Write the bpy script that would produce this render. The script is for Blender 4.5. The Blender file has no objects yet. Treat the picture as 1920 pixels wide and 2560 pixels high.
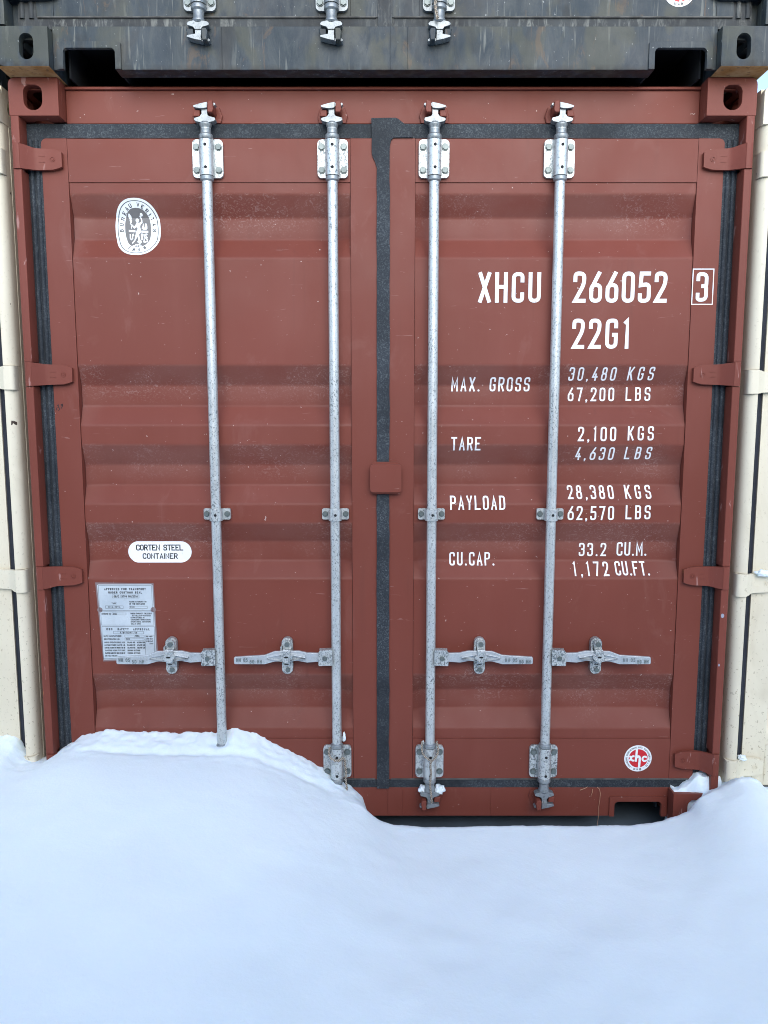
import bpy, bmesh, math, random
import numpy as np
from mathutils import Vector, Matrix, noise
from mathutils.geometry import tessellate_polygon
R = math.radians
random.seed(7)
scene = bpy.context.scene
COL = scene.collection
# ------------------------------------------------------------------ camera
cam_d = bpy.data.cameras.new('camera'); cam = bpy.data.objects.new('camera', cam_d); COL.objects.link(cam)
cam.location = (0.004, -2.65, 1.494); cam.rotation_euler = (R(90 - 6.988), 0, 0)
cam_d.sensor_fit = 'VERTICAL'; cam_d.sensor_height = 24; cam_d.lens = 24 * 1923 / 2560
cam_d.clip_start = 0.05; cam_d.clip_end = 500
scene.camera = cam
# ------------------------------------------------------------------ world, sun, exposure
SUN_EL, SUN_AZ = R(28), R(8)       # azimuth measured from straight behind the camera, towards +x
w = bpy.data.worlds.new('World'); scene.world = w; w.use_nodes = True
nt = w.node_tree; bg = nt.nodes['Background']
sky = nt.nodes.new('ShaderNodeTexSky'); sky.sky_type = 'NISHITA'; sky.sun_disc = False
sky.sun_elevation = SUN_EL; sky.sun_rotation = math.pi - SUN_AZ
sky.air_density = 1.0; sky.dust_density = 0.6; sky.ozone_density = 2.6
hs = nt.nodes.new('ShaderNodeHueSaturation'); hs.inputs['Saturation'].default_value = 0.88
nt.links.new(sky.outputs[0], hs.inputs['Color']); nt.links.new(hs.outputs[0], bg.inputs[0])
bg.inputs[1].default_value = 0.15
sl = bpy.data.lights.new('sun', 'SUN'); sl.energy = 1.1; sl.angle = R(60); sl.color = (1.0, 0.96, 0.90)
so = bpy.data.objects.new('sun', sl); COL.objects.link(so)
sd = Vector((math.cos(SUN_EL) * math.sin(SUN_AZ), -math.cos(SUN_EL) * math.cos(SUN_AZ), math.sin(SUN_EL)))
so.rotation_euler = sd.to_track_quat('Z', 'Y').to_euler(); so.location = (0, -5, 8)
scene.view_settings.view_transform = 'Standard'; scene.view_settings.look = 'None'
scene.view_settings.exposure = 1.30; scene.view_settings.gamma = 1.0
scene.cycles.pixel_filter_type = 'BLACKMAN_HARRIS'; scene.cycles.filter_width = 1.0

# ------------------------------------------------------------------ materials
class NT:
    def __init__(s, name, rough=.5, metal=0.0, spec=.5):
        s.m = bpy.data.materials.new(name); s.m.use_nodes = True
        s.t = s.m.node_tree; s.b = s.t.nodes['Principled BSDF']
        s.b.inputs['Roughness'].default_value = rough; s.b.inputs['Metallic'].default_value = metal
        s.b.inputs['Specular IOR Level'].default_value = spec
        s.co = s.t.nodes.new('ShaderNodeTexCoord').outputs['Object']
    def n(s, typ, **k):
        nd = s.t.nodes.new(typ)
        for a, v in k.items(): setattr(nd, a, v)
        return nd
    def l(s, a, b): s.t.links.new(a, b)
    def map(s, sc=(1, 1, 1), loc=(0, 0, 0)):
        m = s.n('ShaderNodeMapping'); m.inputs['Scale'].default_value = sc; m.inputs['Location'].default_value = loc
        s.l(s.co, m.inputs[0]); return m.outputs[0]
    def noise(s, scale, detail=3, sc=(1, 1, 1), loc=(0, 0, 0), dist=0.0, rough=.55):
        nd = s.n('ShaderNodeTexNoise'); nd.inputs['Scale'].default_value = scale; nd.inputs['Detail'].default_value = detail
        nd.inputs['Distortion'].default_value = dist; nd.inputs['Roughness'].default_value = rough
        s.l(s.map(sc, loc), nd.inputs['Vector']); return nd.outputs['Fac']
    def vor(s, scale, sc=(1, 1, 1)):
        nd = s.n('ShaderNodeTexVoronoi'); nd.inputs['Scale'].default_value = scale
        s.l(s.map(sc), nd.inputs['Vector']); return nd.outputs['Distance']
    def ramp(s, f, lo, hi, a=0.0, b=1.0):
        nd = s.n('ShaderNodeMapRange'); nd.inputs[1].default_value = lo; nd.inputs[2].default_value = hi
        nd.inputs[3].default_value = a; nd.inputs[4].default_value = b; s.l(f, nd.inputs[0]); return nd.outputs[0]
    def mul(s, a, b, op='MULTIPLY'):
        nd = s.n('ShaderNodeMath', operation=op); nd.use_clamp = op != 'SUBTRACT'
        for i, v in enumerate((a, b)):
            if isinstance(v, (int, float)): nd.inputs[i].default_value = v
            else: s.l(v, nd.inputs[i])
        return nd.outputs[0]
    def mix(s, f, a, b):
        nd = s.n('ShaderNodeMix', data_type='RGBA')
        for i, v in ((0, f), (6, a), (7, b)):
            if isinstance(v, (int, float)): nd.inputs[i].default_value = v
            elif isinstance(v, tuple): nd.inputs[i].default_value = (*v, 1)
            else: s.l(v, nd.inputs[i])
        return nd.outputs[2]
    def attr(s, name):
        return s.n('ShaderNodeAttribute', attribute_name=name).outputs['Fac']
    def z(s, axis=2):
        nd = s.n('ShaderNodeSeparateXYZ'); s.l(s.co, nd.inputs[0]); return nd.outputs[axis]
    def bump(s, f, strength=.2, dist=.002, prev=None):
        nd = s.n('ShaderNodeBump'); nd.inputs['Strength'].default_value = strength; nd.inputs['Distance'].default_value = dist
        s.l(f, nd.inputs['Height'])
        if prev is not None: s.l(prev, nd.inputs['Normal'])
        return nd.outputs[0]
    def done(s, col=None, bump=None, rough=None):
        if col is not None:
            if isinstance(col, tuple): s.b.inputs['Base Color'].default_value = (*col, 1)
            else: s.l(col, s.b.inputs['Base Color'])
        if bump is not None: s.l(bump, s.b.inputs['Normal'])
        if rough is not None: s.l(rough, s.b.inputs['Roughness'])
        return s.m

def m_red():
    s = NT('oxide_red_paint', .5, 0, .25)
    c = s.mix(s.ramp(s.noise(1.3, 3), .35, .65), (.158, .041, .027), (.180, .047, .032))
    c = s.mix(s.ramp(s.noise(9, 5, (1, 1, .22)), .5, .8, 0, .28), c, (.21, .068, .052))
    d = s.attr('dust')
    wig = s.ramp(s.noise(48, 4, (1.0, 1, 1.3), dist=2.6, rough=.7), .53, .64)
    patch = s.ramp(s.noise(4.5, 4, (1, 1, 1)), .42, .60, .08, 1)
    c = s.mix(s.mul(s.mul(d, s.ramp(s.noise(3.3, 3, (1, 1, 2), (2, 7, 1)), .35, .6, .15, 1)), .28), c, (.26, .145, .12))
    c = s.mix(s.mul(s.mul(s.mul(d, wig), patch), .42), c, (.42, .30, .27))
    run = s.mul(s.ramp(s.noise(34, 3, (1, 1, .035), (5, 2, 9)), .60, .72), s.ramp(s.noise(2.1, 2, (1, 1, .7), (3, 3, 3)), .5, .62))
    c = s.mix(s.mul(run, .30), c, (.115, .036, .026))
    rub = s.mul(s.ramp(s.noise(5.5, 5, (1, 1, .5), (8, 3, 1), .8, .7), .60, .72), .22)
    c = s.mix(rub, c, (.26, .12, .10))
    sp = s.ramp(s.noise(95, 2), .745, .77)
    c = s.mix(s.mul(sp, .7), c, (.6, .5, .46))
    scr = s.ramp(s.noise(14, 2, (1, 1, 9), (3, 1, 2), 1.0), .735, .75)
    c = s.mix(s.mul(scr, .22), c, (.5, .33, .3))
    b = s.bump(s.noise(3.0, 2), .35, .012); b = s.bump(s.noise(160, 2), .08, .001, b)
    return s.done(c, b, s.ramp(s.noise(6, 4), .3, .7, .42, .58))
def m_red_worn():
    s = NT('oxide_red_paint_scuffed', .5, 0, .25)
    c = s.mix(s.ramp(s.noise(3, 3), .35, .65), (.158, .041, .027), (.180, .047, .032))
    e = s.ramp(s.noise(30, 4, (1.4, 1, .35), dist=.8), .655, .70)
    c = s.mix(s.mul(e, .45), c, (.5, .31, .28))
    e = s.ramp(s.noise(30, 3, (1, 1, 1), (5, 3, 1)), .735, .75)
    c = s.mix(s.mul(e, .8), c, (.30, .13, .06))
    b = s.bump(s.noise(60, 3), .2, .002)
    return s.done(c, b)
def m_gasket(name='rubber_gasket', light=.55, base=(.028, .034, .042)):
    s = NT(name, .66, 0, .22)
    c = s.mix(s.ramp(s.noise(5, 3), .35, .65), base, tuple(v * 1.7 for v in base))
    wig = s.ramp(s.noise(85, 5, dist=2.2, rough=.75), .50, .62)
    patch = s.ramp(s.noise(5, 3), .3, .6, .15, 1)
    c = s.mix(s.mul(s.mul(wig, patch), light), c, (.15, .17, .175))
    return s.done(c, s.bump(s.noise(120, 3), .25, .002))
def m_galv(name='galvanised_steel', base=(.60, .63, .62), dark=(.16, .18, .185), amt=1.0, th=.56):
    s = NT(name, .42, .55, .5)
    c = s.mix(s.ramp(s.noise(12, 3), .35, .65), tuple(v * .86 for v in base), base)
    big = s.ramp(s.noise(6, 2, (1, 1, .8)), .36, .6, .45, 1)
    k = s.ramp(s.noise(190, 3, (1, 1, .7), dist=1.0, rough=.6), th, th + .04)
    c = s.mix(s.mul(s.mul(k, big), amt), c, dark)
    return s.done(c, s.bump(s.noise(90, 3), .12, .002), s.ramp(s.noise(40, 3), .3, .7, .32, .5))
def m_steel_paint():
    s = NT('weathered_dark_paint', .55, 0, .3)
    big = s.ramp(s.noise(2.2, 4, (1.4, 1, 1.0)), .38, .64)
    c = s.mix(big, (.016, .026, .036), (.030, .043, .054))
    st = s.ramp(s.noise(17, 7, (1, 1, .28), dist=.9, rough=.75), .44, .66)
    c = s.mix(s.mul(st, .8), c, (.060, .071, .072))
    st2 = s.ramp(s.noise(75, 4, (1, 1, .06), (2, 0, 0), .4), .58, .64)
    c = s.mix(s.mul(s.mul(st2, s.ramp(s.noise(3, 2), .42, .58)), .7), c, (.16, .17, .155))
    gr = s.ramp(s.noise(9, 5, (1, 1, .5), (7, 2, 0), .5), .52, .62)
    c = s.mix(s.mul(gr, .7), c, (.056, .060, .046))
    dk = s.ramp(s.noise(7, 5, (1, 1, .5), (1, 9, 4), .6), .55, .64)
    c = s.mix(s.mul(dk, .6), c, (.028, .029, .028))
    ru = s.ramp(s.noise(12, 6, (1.6, 1, .55), (4, 4, 7), .9, .7), .60, .67)
    c = s.mix(s.mul(ru, .5), c, (.11, .072, .042))
    low = s.ramp(s.z(), .002, .022, 1, 0)
    lw = s.mul(low, s.ramp(s.noise(30, 4), .35, .55))
    c = s.mix(s.mul(lw, .85), c, (.018, .017, .016))
    sp = s.ramp(s.noise(110, 2, (1, 1, .7)), .72, .74)
    c = s.mix(s.mul(sp, .5), c, (.4, .42, .41))
    b = s.bump(s.noise(5, 3), .3, .01); b = s.bump(s.noise(60, 4), .25, .003, b)
    return s.done(c, b, s.ramp(s.noise(8, 4), .3, .7, .4, .65))
def m_dark_gasket():
    s = NT('grimy_rubber_seal', .7, 0, .3)
    c = s.mix(s.ramp(s.noise(6, 4), .35, .65), (.03, .033, .036), (.055, .062, .066))
    st = s.ramp(s.noise(55, 5, (1, 1, .25), dist=.8, rough=.7), .5, .66)
    c = s.mix(s.mul(s.mul(st, s.ramp(s.noise(4, 2), .4, .62, .1, 1)), .65), c, (.26, .27, .25))
    return s.done(c, s.bump(s.noise(80, 3), .3, .003))
def m_rust():
    s = NT('rusty_steel', .75, 0, .3)
    c = s.mix(s.ramp(s.noise(18, 5), .35, .65), (.26, .125, .035), (.40, .25, .12))
    c = s.mix(s.ramp(s.noise(50, 4), .58, .66, 0, .6), c, (.09, .05, .03))
    return s.done(c, s.bump(s.noise(70, 4), .4, .003))
def m_cream():
    s = NT('cream_paint', .45, 0, .4)
    c = s.mix(s.ramp(s.noise(2.5, 4), .35, .65), (.66, .60, .46), (.72, .66, .51))
    low = s.ramp(s.z(), .2, 1.3, 1, .25)
    st = s.ramp(s.noise(8, 5, (1, 1, .35), (2, 2, 5), .6), .55, .7)
    c = s.mix(s.mul(st, .35), c, (.46, .39, .27))
    k = s.ramp(s.noise(120, 3, (1, 1, .75), (5, 1, 1), .4), .635, .665)
    c = s.mix(s.mul(s.mul(k, low), .7), c, (.30, .24, .15))
    k = s.ramp(s.noise(34, 4, (1.5, 1, .35), (8, 1, 3), .8), .715, .73)
    c = s.mix(k, c, (.045, .03, .02))
    return s.done(c, s.bump(s.noise(50, 3), .15, .002))
def m_plain(name, col, rough=.5, spec=.4, var=.1, sc=20):
    s = NT(name, rough, 0, spec)
    c = s.mix(s.ramp(s.noise(sc, 3), .35, .65), tuple(v * (1 - var) for v in col), col)
    return s.done(c)
def m_vinyl():
    s = NT('white_vinyl', .4, 0, .5)
    c = s.mix(s.ramp(s.noise(6, 3), .35, .65), (.80, .83, .84), (.86, .88, .88))
    k = s.ramp(s.noise(70, 4, (1, 1, .4), dist=1), .66, .7)
    c = s.mix(s.mul(k, .35), c, (.5, .48, .47))
    return s.done(c)
def m_letter():
    s = NT('white_lettering_film', .45, 0, .4)
    c = s.mix(s.ramp(s.noise(10, 3), .35, .65), (.80, .80, .80), (.86, .86, .86))
    k = s.ramp(s.noise(90, 4, (1, 1, .5), dist=1), .655, .69)
    c = s.mix(s.mul(k, .55), c, (.42, .25, .23))
    return s.done(c)
def m_plate():
    s = NT('aluminium_plate', .42, .25, .5)
    c = s.mix(s.ramp(s.noise(14, 4), .35, .65), (.50, .56, .60), (.60, .66, .69))
    c = s.mix(s.ramp(s.noise(90, 3), .66, .7, 0, .3), c, (.3, .32, .33))
    return s.done(c, s.bump(s.noise(15, 2), .1, .003))
def m_snow():
    s = NT('snow', .75, 0, .25)
    c = s.mix(s.ramp(s.noise(2.0, 4), .35, .65), (.755, .855, .90), (.785, .875, .91))
    k = s.ramp(s.noise(28, 3), .8, .83)
    c = s.mix(s.mul(k, .25), c, (.55, .5, .42))
    s.b.inputs['Subsurface Weight'].default_value = .25
    s.b.inputs['Subsurface Radius'].default_value = (.006, .009, .014)
    s.b.inputs['Subsurface Scale'].default_value = 1.0
    b = s.bump(s.noise(7, 4), .22, .02); b = s.bump(s.noise(110, 4, rough=.7), .28, .003, b)
    return s.done(c, b)
def m_rope():
    s = NT('twisted_rope', .85, 0, .2)
    wv = s.n('ShaderNodeTexWave', wave_type='BANDS', bands_direction='DIAGONAL'); wv.inputs['Scale'].default_value = 75
    wv.inputs['Distortion'].default_value = 1.0; s.l(s.map(), wv.inputs['Vector'])
    c = s.mix(wv.outputs['Fac'], (.16, .13, .10), (.52, .47, .40))
    return s.done(c, s.bump(wv.outputs['Fac'], .6, .003))
M = dict(lip=m_plain('frosted_rubber_lip', (.105, .105, .10), .7, .3, .5, 30), castgalv=m_galv('cam_galvanised', (.30, .325, .335), (.15, .17, .175), .8), dull=m_galv('dull_galvanised', (.25, .275, .285), (.12, .135, .14), .9), lever=m_galv('galvanised_lever', (.56, .60, .62), (.24, .26, .27), .45), red=m_red(), worn=m_red_worn(), gasket=m_gasket(light=.5, base=(.017, .021, .026)), galv=m_galv(), galvplate=m_galv('cast_galvanised_plate', th=.505),
         bolt=m_galv('zinc_bolt', (.17, .20, .195), (.14, .16, .15), .7), dark=m_steel_paint(), dgask=m_dark_gasket(), rust=m_rust(),
         cream=m_cream(), blackseal=m_gasket('smooth_black_seal', .06, (.016, .018, .024)), black=m_plain('black_ink', (.015, .016, .018)),
         grey=m_plain('grey_ink', (.17, .165, .16)), ring=m_plain('slate_ink', (.10, .12, .12)), vinyl=m_vinyl(), letter=m_letter(), plate=m_plate(),
         seal=m_plain('grey_sealant', (.23, .17, .17), .6), redvinyl=m_plain('bright_red_vinyl', (.60, .018, .03), .4),
         snow=m_snow(), rope=m_rope(), straw=m_plain('dry_straw', (.50, .28, .17), .8), hole=m_plain('dark_recess', (.012, .013, .015), .8),
         under=m_plain('dark_underfloor', (.030, .038, .046), .7), scar=m_plain('chipped_primer', (.30, .33, .40), .6))

# ------------------------------------------------------------------ mesh helpers
class MB:
    def __init__(s): s.v = []; s.f = []; s.mi = []; s.d = {}
    def add(s, vs, fs, mi=0):
        o = len(s.v); s.v += [tuple(p) for p in vs]; s.f += [tuple(i + o for i in f) for f in fs]; s.mi += [mi] * len(fs)
    def box(s, x0, x1, y0, y1, z0, z1, mi=0):
        if x0 > x1: x0, x1 = x1, x0
        v = [(x, y, z) for x in (x0, x1) for y in (y0, y1) for z in (z0, z1)]
        s.add(v, [(0, 1, 3, 2), (4, 6, 7, 5), (0, 4, 5, 1), (2, 3, 7, 6), (0, 2, 6, 4), (1, 5, 7, 3)], mi)
    def prism(s, outer, holes=(), a=0.0, b=.01, mi=0, ax='y'):
        """outline in two axes, extruded along the third from a (front) to b"""
        loops = [list(outer)] + [list(h) for h in holes]
        def P(p, t):
            return {'y': (p[0], t, p[1]), 'x': (t, p[0], p[1]), 'z': (p[0], p[1], t)}[ax]
        flat = [q for l in loops for q in l]
        tris = tessellate_polygon([[Vector((q[0], q[1], 0)) for q in l] for l in loops])
        n = len(flat); vs = [P(q, a) for q in flat] + [P(q, b) for q in flat]
        fs = []
        for t in tris:
            p = [flat[i] for i in t]
            ar = (p[1][0] - p[0][0]) * (p[2][1] - p[0][1]) - (p[1][1] - p[0][1]) * (p[2][0] - p[0][0])
            if abs(ar) < 1e-12: continue
            if ar < 0: t = (t[0], t[2], t[1])
            fs.append(tuple(t)); fs.append((t[2] + n, t[1] + n, t[0] + n))
        k = 0
        for l in loops:
            m = len(l)
            for i in range(m): fs.append((k + i, k + (i + 1) % m, k + (i + 1) % m + n, k + i + n))
            k += m
        s.add(vs, fs, mi)
    def lathe(s, cx, cy, prof, seg=20, mi=0, z=True):
        """profile of (radius, z) turned about the vertical through cx, cy"""
        vs = []; fs = []
        for r, zz in prof:
            for i in range(seg):
                a = 2 * math.pi * i / seg; vs.append((cx + r * math.cos(a), cy + r * math.sin(a), zz))
        m = len(prof)
        for j in range(m - 1):
            for i in range(seg):
                k = (i + 1) % seg; fs.append((j * seg + i, j * seg + k, (j + 1) * seg + k, (j + 1) * seg + i))
        fs.append(tuple(range(seg))[::-1]); fs.append(tuple((m - 1) * seg + i for i in range(seg)))
        s.add(vs, fs, mi)
    def disc(s, cx, cz, y0, y1, r, seg=6, mi=0, rot=0.3, dome=0.0):
        pts = [(cx + r * math.cos(rot + 2 * math.pi * i / seg), cz + r * math.sin(rot + 2 * math.pi * i / seg)) for i in range(seg)]
        s.prism(pts, (), y0, y1, mi)
    def tube(s, path, r, seg=8, mi=0):
        pts = [Vector(p) for p in path]; vs = []; fs = []; up = Vector((0.13, .31, .94))
        for i, p in enumerate(pts):
            t = (pts[min(i + 1, len(pts) - 1)] - pts[max(i - 1, 0)]).normalized()
            a = t.cross(up).normalized(); b = t.cross(a).normalized()
            rr = r[i] if isinstance(r, (list, tuple)) else r
            for k in range(seg):
                an = 2 * math.pi * k / seg; vs.append(p + (a * math.cos(an) + b * math.sin(an)) * rr)
        for j in range(len(pts) - 1):
            for i in range(seg):
                k = (i + 1) % seg; fs.append((j * seg + i, j * seg + k, (j + 1) * seg + k, (j + 1) * seg + i))
        fs.append(tuple(range(seg))[::-1]); fs.append(tuple((len(pts) - 1) * seg + i for i in range(seg)))
        s.add(vs, fs, mi)
    def build(s, name, mats, parent=None, bevel=0, seg=2, smooth=True, dust=None, angle=35):
        me = bpy.data.meshes.new(name); me.from_pydata(s.v, [], s.f)
        bm = bmesh.new(); bm.from_mesh(me)
        for f, mi in zip(bm.faces, s.mi): f.material_index = mi
        bmesh.ops.recalc_face_normals(bm, faces=bm.faces)
        if smooth:
            for f in bm.faces: f.smooth = True
            for e in bm.edges:
                if len(e.link_faces) != 2 or e.calc_face_angle(0) > R(angle): e.smooth = False
        bm.to_mesh(me); bm.free()
        for m in (mats if isinstance(mats, (list, tuple)) else [mats]): me.materials.append(m)
        if dust is not None:
            at = me.attributes.new('dust', 'FLOAT', 'POINT')
            at.data.foreach_set('value', [dust(v.co) for v in me.vertices])
        o = bpy.data.objects.new(name, me); COL.objects.link(o); o.parent = parent
        if bevel:
            b = o.modifiers.new('bevel', 'BEVEL'); b.width = bevel; b.segments = seg; b.limit_method = 'ANGLE'; b.angle_limit = R(40); b.harden_normals = True
        return o
def rrect(x0, x1, z0, z1, r, n=5, rs=None):
    """rounded rectangle; rs = radii of (bottom left, bottom right, top right, top left)"""
    rs = rs or (r, r, r, r); pts = []
    for (cx, cz, a0, q) in ((x0, z0, 180, rs[0]), (x1, z0, 270, rs[1]), (x1, z1, 0, rs[2]), (x0, z1, 90, rs[3])):
        if q <= 0: pts.append((cx, cz)); continue
        ox = cx + q * (1 if cx == x0 else -1); oz = cz + q * (1 if cz == z0 else -1)
        for i in range(n + 1):
            a = R(a0 + 90 * i / n); pts.append((ox + q * math.cos(a), oz + q * math.sin(a)))
    return pts
def ellipse(cx, cz, a, b, n=48, e=2.0):
    return [(cx + a * math.copysign(abs(math.cos(t)) ** (2 / e), math.cos(t)), cz + b * math.copysign(abs(math.sin(t)) ** (2 / e), math.sin(t)))
            for t in (2 * math.pi * i / n for i in range(n))]
def thing(name, label, cat, loc=(0, 0, 0), group=None, rot=0):
    o = bpy.data.objects.new(name, None); COL.objects.link(o); o.location = loc; o.rotation_euler = (0, 0, rot); o.empty_display_size = .2
    o['label'] = label; o['category'] = cat
    if group: o['group'] = group
    return o
def tag(o, label, cat, group=None):
    o['label'] = label; o['category'] = cat
    if group: o['group'] = group
    return o

# door panel profile: flat lands and five pressed corrugations (z, y)
LAND, DEEP = .056, .100
BP = [(2.243, 0), (2.175, 1), (2.103, 1), (2.034, 0), (1.675, 0), (1.607, 1), (1.535, 1), (1.468, 0), (1.400, 0), (1.327, 1), (1.255, 1), (1.190, 0),
      (1.122, 0), (1.050, 1), (.981, 1), (.921, 0), (.567, 0), (.495, 1), (.427, 1), (.362, 0)]
BPZ = [(3.0, LAND)] + [(z, DEEP if k else LAND) for z, k in BP] + [(-1.0, LAND)]
def prof(z):
    for (a, ya), (b, yb) in zip(BPZ, BPZ[1:]):
        if b <= z <= a: return yb + (ya - yb) * (z - b) / (a - b)
    return LAND

def rough_edge(pts, step=.022, amp=.0011, seed=0):
    out = []; n = len(pts)
    for i in range(n):
        a = Vector(pts[i]); b = Vector(pts[(i + 1) % n]); k = max(1, int((b - a).length / step))
        for j in range(k):
            q = a.lerp(b, j / k); nn = (b - a).normalized(); o = amp * noise.noise(Vector((q.x * 22 + seed, q.y * 22, 1))) + amp * .6 * noise.noise(Vector((q.x * 70, q.y * 70 + seed, 1)))
            out.append((q.x - nn.y * o, q.y + nn.x * o) if k > 1 else (q.x, q.y))
    return out
class Flat:
    """flat film graphics drawn in the x-z plane, then laid onto a surface y = surf(z)"""
    def __init__(s): s.p = []; s.k = 0
    def poly(s, outer, holes=(), mi=0, lay=0):
        loops = [list(outer)] + [list(h) for h in holes]; flat = [q for l in loops for q in l]
        for t in tessellate_polygon([[Vector((q[0], q[1], 0)) for q in l] for l in loops]):
            s.p.append(([flat[i] for i in t], mi, lay))
    def ribbon(s, pts, wd, closed=False, mi=0, lay=1):
        s.k += 1; e = lay + (s.k % 12) * .04
        P = [Vector(p) for p in pts]; n = len(P); L = []; Rr = []
        for i in range(n):
            a = P[i - 1] if (i > 0 or closed) else None; b = P[(i + 1) % n] if (i < n - 1 or closed) else None
            d1 = (P[i] - a).normalized() if a is not None else None; d2 = (b - P[i]).normalized() if b is not None else None
            if d1 is None: d1 = d2
            if d2 is None: d2 = d1
            n1 = Vector((-d1.y, d1.x)); n2 = Vector((-d2.y, d2.x)); m = n1 + n2
            m = m.normalized() if m.length > 1e-6 else n1
            k = wd / 2 / max(m.dot(n1), .5); L.append(P[i] + m * k); Rr.append(P[i] - m * k)
        for i in range(n if closed else n - 1):
            j = (i + 1) % n; s.p.append(([tuple(L[i]), tuple(L[j]), tuple(Rr[j]), tuple(Rr[i])], mi, e))
    def build(s, name, mats, parent, surf=None, base=.0008, step=.0004, cuts=()):
        bm = bmesh.new()
        for pts, mi, e in s.p:
            f = bm.faces.new([bm.verts.new((x, -(base + step * e), z)) for x, z in pts]); f.material_index = mi
        for zc in cuts:
            bmesh.ops.bisect_plane(bm, geom=bm.verts[:] + bm.edges[:] + bm.faces[:], plane_co=(0, 0, zc), plane_no=(0, 0, 1), dist=1e-6)
        for v in bm.verts: v.co.y += surf(v.co.z) if callable(surf) else (surf or 0)
        for f in bm.faces:
            f.normal_update()
            if f.normal.y > 0: f.normal_flip()
        me = bpy.data.meshes.new(name); bm.to_mesh(me); bm.free()
        for m in mats: me.materials.append(m)
        o = bpy.data.objects.new(name, me); COL.objects.link(o); o.parent = parent; return o
# ------------------------------------------------------------------ stroke alphabet  (u, v[, 'r' = round that corner])
r = 'r'
GL = {
 '0': [[(0, 0, r), (1, 0, r), (1, 1, r), (0, 1, r), 'c']], '1': [[(.1, .88), (.6, 1), (.6, 0)]],
 '2': [[(0, .76), (0, 1, r), (1, 1, r), (1, .62, r), (.02, 0), (1, 0)]],
 '3': [[(0, .8), (0, 1, r), (1, 1, r), (1, .53, r), (.4, .53)], [(.4, .53), (1, .53, r), (1, 0, r), (0, 0, r), (0, .2)]],
 '4': [[(.6, 1), (0, .25), (1, .25)], [(.7, .55), (.7, 0)]],
 '5': [[(.95, 1), (.12, 1), (.06, .57), (1, .62, r), (1, 0, r), (0, 0, r), (0, .2)]],
 '6': [[(0, 0, r), (1, 0, r), (1, .58, r), (0, .58, r), 'c'], [(.82, 1), (.0, .44), (0, .25)]],
 '7': [[(0, 1), (1, 1), (.4, 0)]],
 '8': [[(0, 0, r), (1, 0, r), (1, .53, r), (0, .53, r), 'c'], [(.07, .53, r), (.93, .53, r), (.93, 1, r), (.07, 1, r), 'c']],
 '9': [[(0, .42, r), (1, .42, r), (1, 1, r), (0, 1, r), 'c'], [(.18, 0), (1, .56), (1, .75)]],
 'A': [[(0, 0), (.5, 1), (1, 0)], [(.17, .3), (.83, .3)]],
 'B': [[(0, 0), (0, 1)], [(0, 1), (.95, 1, r), (.95, .53, r), (.0, .53)], [(0, 0), (1, 0, r), (1, .53, r), (.5, .53)]],
 'C': [[(1, .76), (1, 1, r), (0, 1, r), (0, 0, r), (1, 0, r), (1, .24)]],
 'D': [[(0, 0), (0, 1), (1, 1, r), (1, 0, r), 'c']], 'E': [[(1, 1), (0, 1), (0, 0), (1, 0)], [(0, .52), (.85, .52)]],
 'F': [[(1, 1), (0, 1), (0, 0)], [(0, .52), (.85, .52)]],
 'G': [[(1, .78), (1, 1, r), (0, 1, r), (0, 0, r), (1, 0, r), (1, .46), (.55, .46)]],
 'H': [[(0, 0), (0, 1)], [(1, 0), (1, 1)], [(0, .52), (1, .52)]], 'I': [[(.5, 0), (.5, 1)]],
 'J': [[(1, 1), (1, 0, r), (0, 0, r), (0, .25)]], 'K': [[(0, 0), (0, 1)], [(1, 1), (.05, .38)], [(.35, .58), (1, 0)]],
 'L': [[(0, 1), (0, 0), (1, 0)]], 'M': [[(0, 0), (0, 1), (.5, .3), (1, 1), (1, 0)]], 'N': [[(0, 0), (0, 1), (1, 0), (1, 1)]],
 'O': [[(0, 0, r), (1, 0, r), (1, 1, r), (0, 1, r), 'c']], 'P': [[(0, 0), (0, 1)], [(0, 1), (1, 1, r), (1, .48, r), (0, .48)]],
 'R': [[(0, 0), (0, 1)], [(0, 1), (1, 1, r), (1, .5, r), (0, .5)], [(.5, .5), (1, 0)]],
 'S': [[(1, .78), (1, 1, r), (0, 1, r), (0, .52, r), (1, .52, r), (1, 0, r), (0, 0, r), (0, .22)]],
 'T': [[(0, 1), (1, 1)], [(.5, 1), (.5, 0)]], 'U': [[(0, 1), (0, 0, r), (1, 0, r), (1, 1)]], 'V': [[(0, 1), (.5, 0), (1, 1)]],
 'W': [[(0, 1), (.25, 0), (.5, .8), (.75, 0), (1, 1)]], 'X': [[(0, 0), (1, 1)], [(0, 1), (1, 0)]], 'Y': [[(0, 1), (.5, .45), (1, 1)], [(.5, .45), (.5, 0)]],
 'Z': [[(0, 1), (1, 1), (0, 0), (1, 0)]], '/': [[(0, -.05), (1, 1.05)]], '-': [[(0, .45), (1, .45)]], "'": [[(.5, 1), (.5, .75)]],
}
NARROW = {'I': .3, '1': .72, '.': .36, ',': .36, "'": .35, ' ': .8, 'M': 1.12, 'W': 1.25, 'J': .8, '/': .8}
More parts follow.
